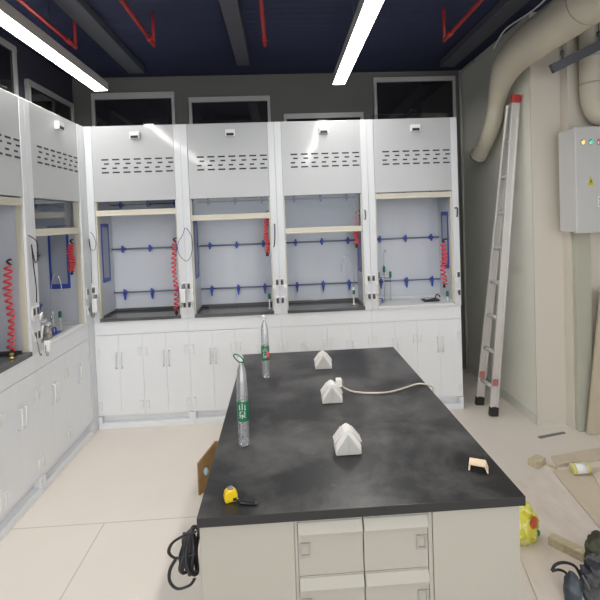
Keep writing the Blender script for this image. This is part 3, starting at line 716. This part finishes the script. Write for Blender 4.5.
# ---------------------------------------------------------------- ducts on the right
t = thing('exhaust_duct', 'big cream round exhaust duct running overhead then bending down behind the ladder top', 'duct', (0, 0, 0))
cen = [(1.70, .9, 2.715), (1.70, 1.9, 2.71), (1.70, 2.5, 2.71), (1.70, 2.95, 2.705), (1.712, 3.2, 2.67), (1.735, 3.38, 2.57), (1.755, 3.485, 2.46), (1.755, 3.55, 2.33), (1.745, 3.63, 2.22), (1.745, 3.74, 2.135), (1.745, 3.79, 2.10)]
MB().tube(cen, [.128, .128, .128, .126, .112, .078, .064, .064, .063, .063, .063], 'duct', 28, 8).build('duct_body', t)
MB().tube([(1.745, 3.785, 2.104), (1.745, 3.82, 2.08)], .072, 'ductgrey', 28).build('end_flange', t)
MB().tube([(1.70, 1.55, 2.712), (1.70, 1.575, 2.712)], .133, 'ductgrey', 28).build('joint_band', t)
MB().tube([(1.70, 2.33, 2.71), (1.70, 2.342, 2.71)], .131, 'ductgrey', 28).build('joint_band', t)
t = thing('drop_duct', 'smaller cream duct dropping beside the electrical box and elbowing to the right', 'duct', (0, 0, 0))
MB().tube([(2.175, 2.98, 2.95), (2.175, 2.98, 2.55), (2.175, 2.98, 2.38), (2.19, 2.97, 2.29), (2.22, 2.96, 2.235), (2.30, 2.95, 2.222), (2.5, 2.94, 2.22)], .075, 'duct', 24, 6).build('duct_body', t)
for z in (2.62, 2.44): MB().tube([(2.175, 2.98, z), (2.175, 2.98, z + .012)], .078, 'ductgrey', 24).build('joint_band', t)
t = thing('hanging_strut', 'dark steel strut hung from rods under the big cream duct', 'strut', (0, 0, 0))
MB().box(0, .55, -.02, .02, -.03, .03, 'beam', Matrix.Translation((1.84, 2.90, 2.53)) @ Matrix.Rotation(-.42, 4, 'Y') @ Matrix.Rotation(-.2, 4, 'Z')).build('strut_bar', t)
for px, pz in ((1.905, 2.57), (2.16, 2.69)):
    MB().tube([(px, 2.885, pz), (px, 2.885, CEIL - .002)], .005, 'beam', 6).tube([(px, 2.885, pz + .045), (px, 2.885, pz + .075)], .012, 'beam', 6).build('threaded_rod', t)

# ---------------------------------------------------------------- electrical box and panels
t = thing('electrical_box', 'grey wall-mounted electrical box with three pilot lamps and a warning triangle', 'electrical box', (0, 0, 0))
MB().box(1.985, 2.46, 2.90, 3.068, 1.437, 2.135, 'boxgrey').build('enclosure', t, bevel=.004)
B(1.975, 2.47, 2.875, 2.899, 1.43, 2.14, 'boxgrey').build('door_panel', t, bevel=.005)
for x, m in ((2.024, 'ledy'), (2.08, 'ledg'), (2.136, 'ledr')):
    b_ = MB().lathe([(.017, 0), (.017, -.008), (.014, -.010)], (x, 2.875, 2.033), 'chrome', 16, 'y', .75, 1.15).build('pilot_lamp', t)
    MB().lathe([(.0125, -.010), (.0115, -.016), (.006, -.020)], (x, 2.875, 2.033), m, 16, 'y', .75, 1.15).build('lens', b_)
tri = MB().prism([(2.056, 1.748), (2.098, 1.748), (2.077, 1.81)], 2.872, 2.8748, 'triy').build('warning_triangle', t)
MB().prism([(2.079, 1.792), (2.070, 1.772), (2.077, 1.773), (2.073, 1.753), (2.085, 1.777), (2.078, 1.777)], 2.8712, 2.8718, 'black').build('bolt_mark', tri)
ft = MB().box(2.125, 2.19, 2.872, 2.8748, 1.60, 1.675, 'label').build('rating_label', t)
MB().box(2.133, 2.18, 2.8712, 2.8718, 1.650, 1.658, 'dark').box(2.133, 2.17, 2.8712, 2.8718, 1.635, 1.641, 'dark').box(2.133, 2.18, 2.8712, 2.8718, 1.618, 1.624, 'dark').build('print_lines', ft)
tk = MB().box(2.072, 2.18, 3.03, 3.068, .002, 1.432, 'trunk').build('cable_trunking', bevel=.003)
tag(tk, 'pale green vertical cable trunking below the electrical box', 'trunking')
T = Matrix.Translation((2.10, 2.985, 0.008)) @ Matrix.Rotation(-.16, 4, 'Z') @ Matrix.Rotation(.105, 4, 'Y')
lb = MB().box(0, .55, 0, .018, 0, 1.02, 'leanboard', T).build('leaning_board')
lb = tag(lb, 'beige sheet board standing on the floor below the electrical box, leaning away', 'board')
cd = MB().tube([(1.815, 4.32, .002), (1.815, 4.32, 2.70), (1.815, 4.32, 2.92), (1.815, 4.30, 2.965), (1.815, 4.2, 2.975), (1.815, 4.0, 2.975)], .008, 'frame', 8, 3).build('conduit')
tag(cd, 'thin pale conduit rising beside the end of the hood row to the ceiling', 'conduit')
wp = MB().box(1.885, 1.915, 4.34, 4.398, .002, 2.80, 'frame').build('vertical_post')
tag(wp, 'slim pale upright post against the back wall right of the hoods', 'post')
sp = MB().tube([(1.70, 3.40, 2.86), (1.69, 3.2, 2.92), (1.75, 2.95, 2.94), (1.83, 2.85, 3.012)], .006, 'white', 6, 6).build('white_cable')
tag(sp, 'short white cable strung under the ceiling above the big duct', 'cable')

# ---------------------------------------------------------------- ceiling services and lamps
def lamp(x0, x1, joints, lab):
    t = thing('linear_lamp', lab, 'lamp', ((x0 + x1) / 2, 0, 2.70), group='linear ceiling lamps')
    hw = (x1 - x0) / 2; y0 = joints[0]; y1 = joints[-1]
    MB().box(-hw - .004, hw + .004, y0, y1, .004, .065, 'frame').box(-hw - .004, -hw, y0, y1, -.001, .004, 'frame').box(hw, hw + .004, y0, y1, -.001, .004, 'frame').build('housing', t)
    for a, b in zip(joints[:-1], joints[1:]):
        B(-hw, hw, a + .008, b - .008, -.0005, .0035, 'lamp').build('diffuser', t)
        MB().tube([(0, b - .12, .065), (0, b - .12, CEIL - 2.702)], .0025, 'beam', 6).build('suspension_wire', t)
J = [-2.4, -1.71, -1.03, -.35, .32, 1.0, 1.68, 2.35, 3.03, 3.71]
lamp(-1.475, -1.372, [j + .03 for j in J], 'long lit linear lamp above the left row of hoods')
lamp(.477, .572, J, 'long lit linear lamp above the island and the third hood')
def beam(x0, x1, y0, y1, z0, lab):
    o = MB().box(x0, x1, y0, y1, z0, CEIL - .004, 'beam').build('cable_tray', bevel=.004); return tag(o, lab, 'cable tray', 'grey trays under the ceiling')
beam(-1.315, -1.175, -1.5, 4.1, 2.955, 'dark grey tray under the ceiling beside the left lamp')
beam(-.33, -.218, -1.5, 3.95, 2.955, 'dark grey tray under the ceiling above the second back-row hood')
beam(1.53, 1.67, -1.5, 4.1, 2.955, 'dark grey tray under the ceiling beside the big cream duct')
o = MB().box(-1.0, -.35, 2.62, 2.72, 2.95, CEIL - .004, 'beam').build('cross_duct', bevel=.004); tag(o, 'short dark cross duct between two red pipes under the ceiling', 'duct')
def redpipe(x, y1, lab, riser=True, y2=-1.2):
    t = thing('sprinkler_pipe', lab, 'pipe', (x, 0, 2.80), group='red sprinkler pipes')
    MB().tube([(0, y2, 0), (0, y1, 0)], .013, 'redpipe', 10).build('run', t)
    if riser:
        MB().tube([(0, y1, -.012), (0, y1, CEIL - 2.802)], .010, 'redpipe', 10).build('riser', t)
        MB().lathe([(.017, -.03), (.017, .03)], (0, y1 - .10, 0), 'redpipe', 10, 'y').build('coupling', t)
    MB().tube([(0, 1.6, .013), (0, 1.6, CEIL - 2.802)], .004, 'beam', 6).build('hanger', t)
redpipe(-.808, 3.07, 'red sprinkler pipe running toward the corner hood of the back row')
redpipe(-.062, 3.10, 'red sprinkler pipe above the gap between second and third hoods')
redpipe(1.185, 3.07, 'red sprinkler pipe over the fourth hood near the cream duct')
redpipe(-1.33, 3.08, 'dull red sprinkler pipe close beside the left lamp')

# ---------------------------------------------------------------- floor clutter on the right
def sheet(name, poly, z0, z1, m, lab, cat='board', bevel=.002):
    o = MB().prism(poly, z0, z1, m, 'z').build(name, bevel=bevel); return tag(o, lab, cat, 'protective boards on the floor')
sheet('floor_board', [(.89, 1.30), (1.40, 1.30), (1.575, 2.535), (1.17, 2.525)], .0008, .012, 'pboard', 'large pinkish board lying on the floor beside the island, under the yellow bag')
sheet('floor_board', [(1.413, 1.30), (2.25, 1.30), (2.35, 2.60), (1.595, 2.585)], .0008, .008, 'tanboard', 'tan board lying on the floor between the pinkish board and the plank')
sheet('floor_board', [(1.66, 1.9), (2.4, 1.9), (2.4, 2.60), (2.0, 2.595), (1.79, 2.50), (1.72, 2.3)], .0085, .022, 'paleboard', 'pale board lying on top of the tan board behind the white roll')
sheet('plank', [(1.645, 2.622), (2.25, 2.71), (2.25, 2.82), (1.67, 2.72)], .0008, .02, 'tanboard', 'flat tan plank lying crosswise past the far end of the boards')
T = Matrix.Translation((1.505, 2.645, .0012)) @ Matrix.Rotation(.55, 4, 'Z')
o = MB().box(0, .105, -.03, .03, 0, .038, 'batten', T).build('wood_block', bevel=.003); tag(o, 'short wooden block on the floor at the left end of the plank', 'wood block')
T = Matrix.Translation((1.213, 2.045, .0125)) @ Matrix.Rotation(-1.02, 4, 'Z')
o = MB().box(-.0, .150, -.024, .024, 0, .04, 'batten', Matrix.Translation((1.222, 2.012, .0125)) @ Matrix.Rotation(-.93, 4, 'Z')).build('wood_batten', bevel=.003)
tag(o, 'wooden batten lying on the pinkish board beside the yellow bag', 'batten')
o = MB().box(0, .22, 0, .022, .001, .006, 'grey', Matrix.Translation((1.752, 2.975, 0)) @ Matrix.Rotation(.21, 4, 'Z')).build('metal_strip'); tag(o, 'thin dark strip lying on the floor in front of the cream wall', 'strip')
o = MB().box(0, .065, 0, .014, .0, .012, 'batten', Matrix.Translation((1.595, 2.655, .001)) @ Matrix.Rotation(-1.1, 4, 'Z')).build('thin_stick'); tag(o, 'thin stick lying between the wooden block and the plank', 'stick')
t = thing('tape_roll', 'white roll with yellow bands lying on the tan board', 'roll', (1.735, 2.535, .04))
MB().lathe([(.022, -.048), (.030, -.050), (.030, .050), (.022, .048)], (0, 0, 0), 'white', 24, 'x').build('roll_body', t)
for x in (-.049, .037): MB().lathe([(.0312, 0), (.0318, .002), (.0318, .010), (.0312, .012)], (x, 0, 0), 'paleyellow', 24, 'x').build('yellow_band', t)

# yellow bag
t = thing('plastic_bag', 'crumpled yellow plastic bag with a red print lying behind the island corner', 'bag', (0, 0, 0))
b = MB().blob((1.105, 2.045, .085), (.085, .06, .095), 'bagy', (0, .15, .3), .28, 11, 3.2, 36, 24, flat=.0125).build('bag_body', t)
MB().blob((1.138, 1.998, .120), (.026, .010, .055), 'bagred', (.35, -.45, .35), .2, 4, 3).build('red_print', t)
MB().blob((1.160, 2.008, .065), (.014, .008, .016), 'green', (.2, -.3, .2), .3, 6, 3).build('green_print', t)
# tool bags in the bottom right corner
t = thing('tool_bag', 'dark tool bag with a black carrying strap at the bottom right corner', 'bag', (0, 0, 0))
MB().blob((1.265, 1.70, .07), (.080, .080, .085), 'heapdark', (0, .1, .4), .3, 21, 3.4, 44, 28, flat=.0125, power=.8).build('bag_body', t)
MB().blob((1.205, 1.69, .075), (.02, .05, .065), 'heapdark', (.1, .5, .3), .25, 23, 3, flat=.0125).build('side_pocket', t)
MB().tube([(1.065, 1.745, .100), (1.085, 1.75, .122), (1.125, 1.75, .128), (1.165, 1.745, .112), (1.185, 1.735, .07), (1.20, 1.72, .025)], .0058, 'black', 8, 6).build('carry_strap', t)
MB().tube([(1.065, 1.745, .100), (1.09, 1.74, .108), (1.115, 1.735, .10), (1.135, 1.73, .07)], .005, 'black', 8, 6).build('carry_strap', t)
MB().tube([(1.165, 1.70, .11), (1.185, 1.68, .06), (1.20, 1.66, .016)], .004, 'grey', 6, 5).tube([(1.24, 1.65, .11), (1.255, 1.635, .06), (1.245, 1.63, .016)], .004, 'white', 6, 5).build('zip_edge', t)
o = MB().blob((1.112, 1.685, .062), (.032, .030, .072), 'heapblue', (-.15, .12, .2), .12, 31, 2.4, 32, 22, flat=.0125, power=.9).build('water_pouch'); tag(o, 'blue grey upright pouch standing in front of the dark tool bag', 'pouch')
t = thing('olive_bag', 'olive green cloth bag with a lighter hem behind the dark tool bag', 'bag', (0, 0, 0))
MB().blob((1.395, 1.875, .062), (.085, .055, .075), 'heapolive', (0, .1, 0), .22, 41, 2.6, 36, 24, flat=.009, power=.9).build('bag_body', t)
M['hem'] = mat('olive_hem', (.26, .27, .11), .8, var=.2)
MB().tube([(1.310, 1.845, .072), (1.335, 1.816, .075), (1.38, 1.806, .075), (1.435, 1.813, .068)], .010, 'hem', 8, 5).build('hem', t)
o = MB().blob((1.24, 1.56, .035), (.05, .035, .026), 'skirtcloth' if 'skirtcloth' in M else 'skirt', (0, .2, .3), .25, 51, 3, flat=.0125).build('work_glove'); tag(o, 'pale grey crumpled glove lying in front of the dark tool bag', 'glove')

# ---------------------------------------------------------------- world, camera, view
w = bpy.data.worlds.new('world'); sc.world = w; w.use_nodes = True
w.node_tree.nodes['Background'].inputs[0].default_value = (.95, .98, 1.0, 1)
w.node_tree.nodes['Background'].inputs[1].default_value = 1.9

f, px, py, yaw, pitch, roll, H = 443.78, 302.22, 231.63, .0477, .0285, .0362, 1.5925
cy, sy, cp, sp_ = math.cos(yaw), math.sin(yaw), math.cos(pitch), math.sin(pitch)
fwd = Vector((sy * cp, cy * cp, -sp_)); right = Vector((cy, -sy, 0)); down = fwd.cross(right)
r_ = right * math.cos(roll) + down * math.sin(roll); d_ = -right * math.sin(roll) + down * math.cos(roll)
cam = bpy.data.cameras.new('camera'); co = bpy.data.objects.new('camera', cam); COL.objects.link(co)
Rm = Matrix((r_, -d_, -fwd)).transposed()
co.matrix_world = Matrix.Translation((0, 0, H)) @ Rm.to_4x4()
cam.sensor_fit = 'HORIZONTAL'; cam.sensor_width = 36; cam.lens = f / 600 * 36
cam.shift_x = (300 - px) / 600; cam.shift_y = (py - 300) / 600
cam.clip_start = .02
sc.camera = co
vs = sc.view_settings
vs.view_transform = 'Standard'; vs.look = 'None'; vs.exposure = .17; vs.gamma = 1; vs.use_curve_mapping = False
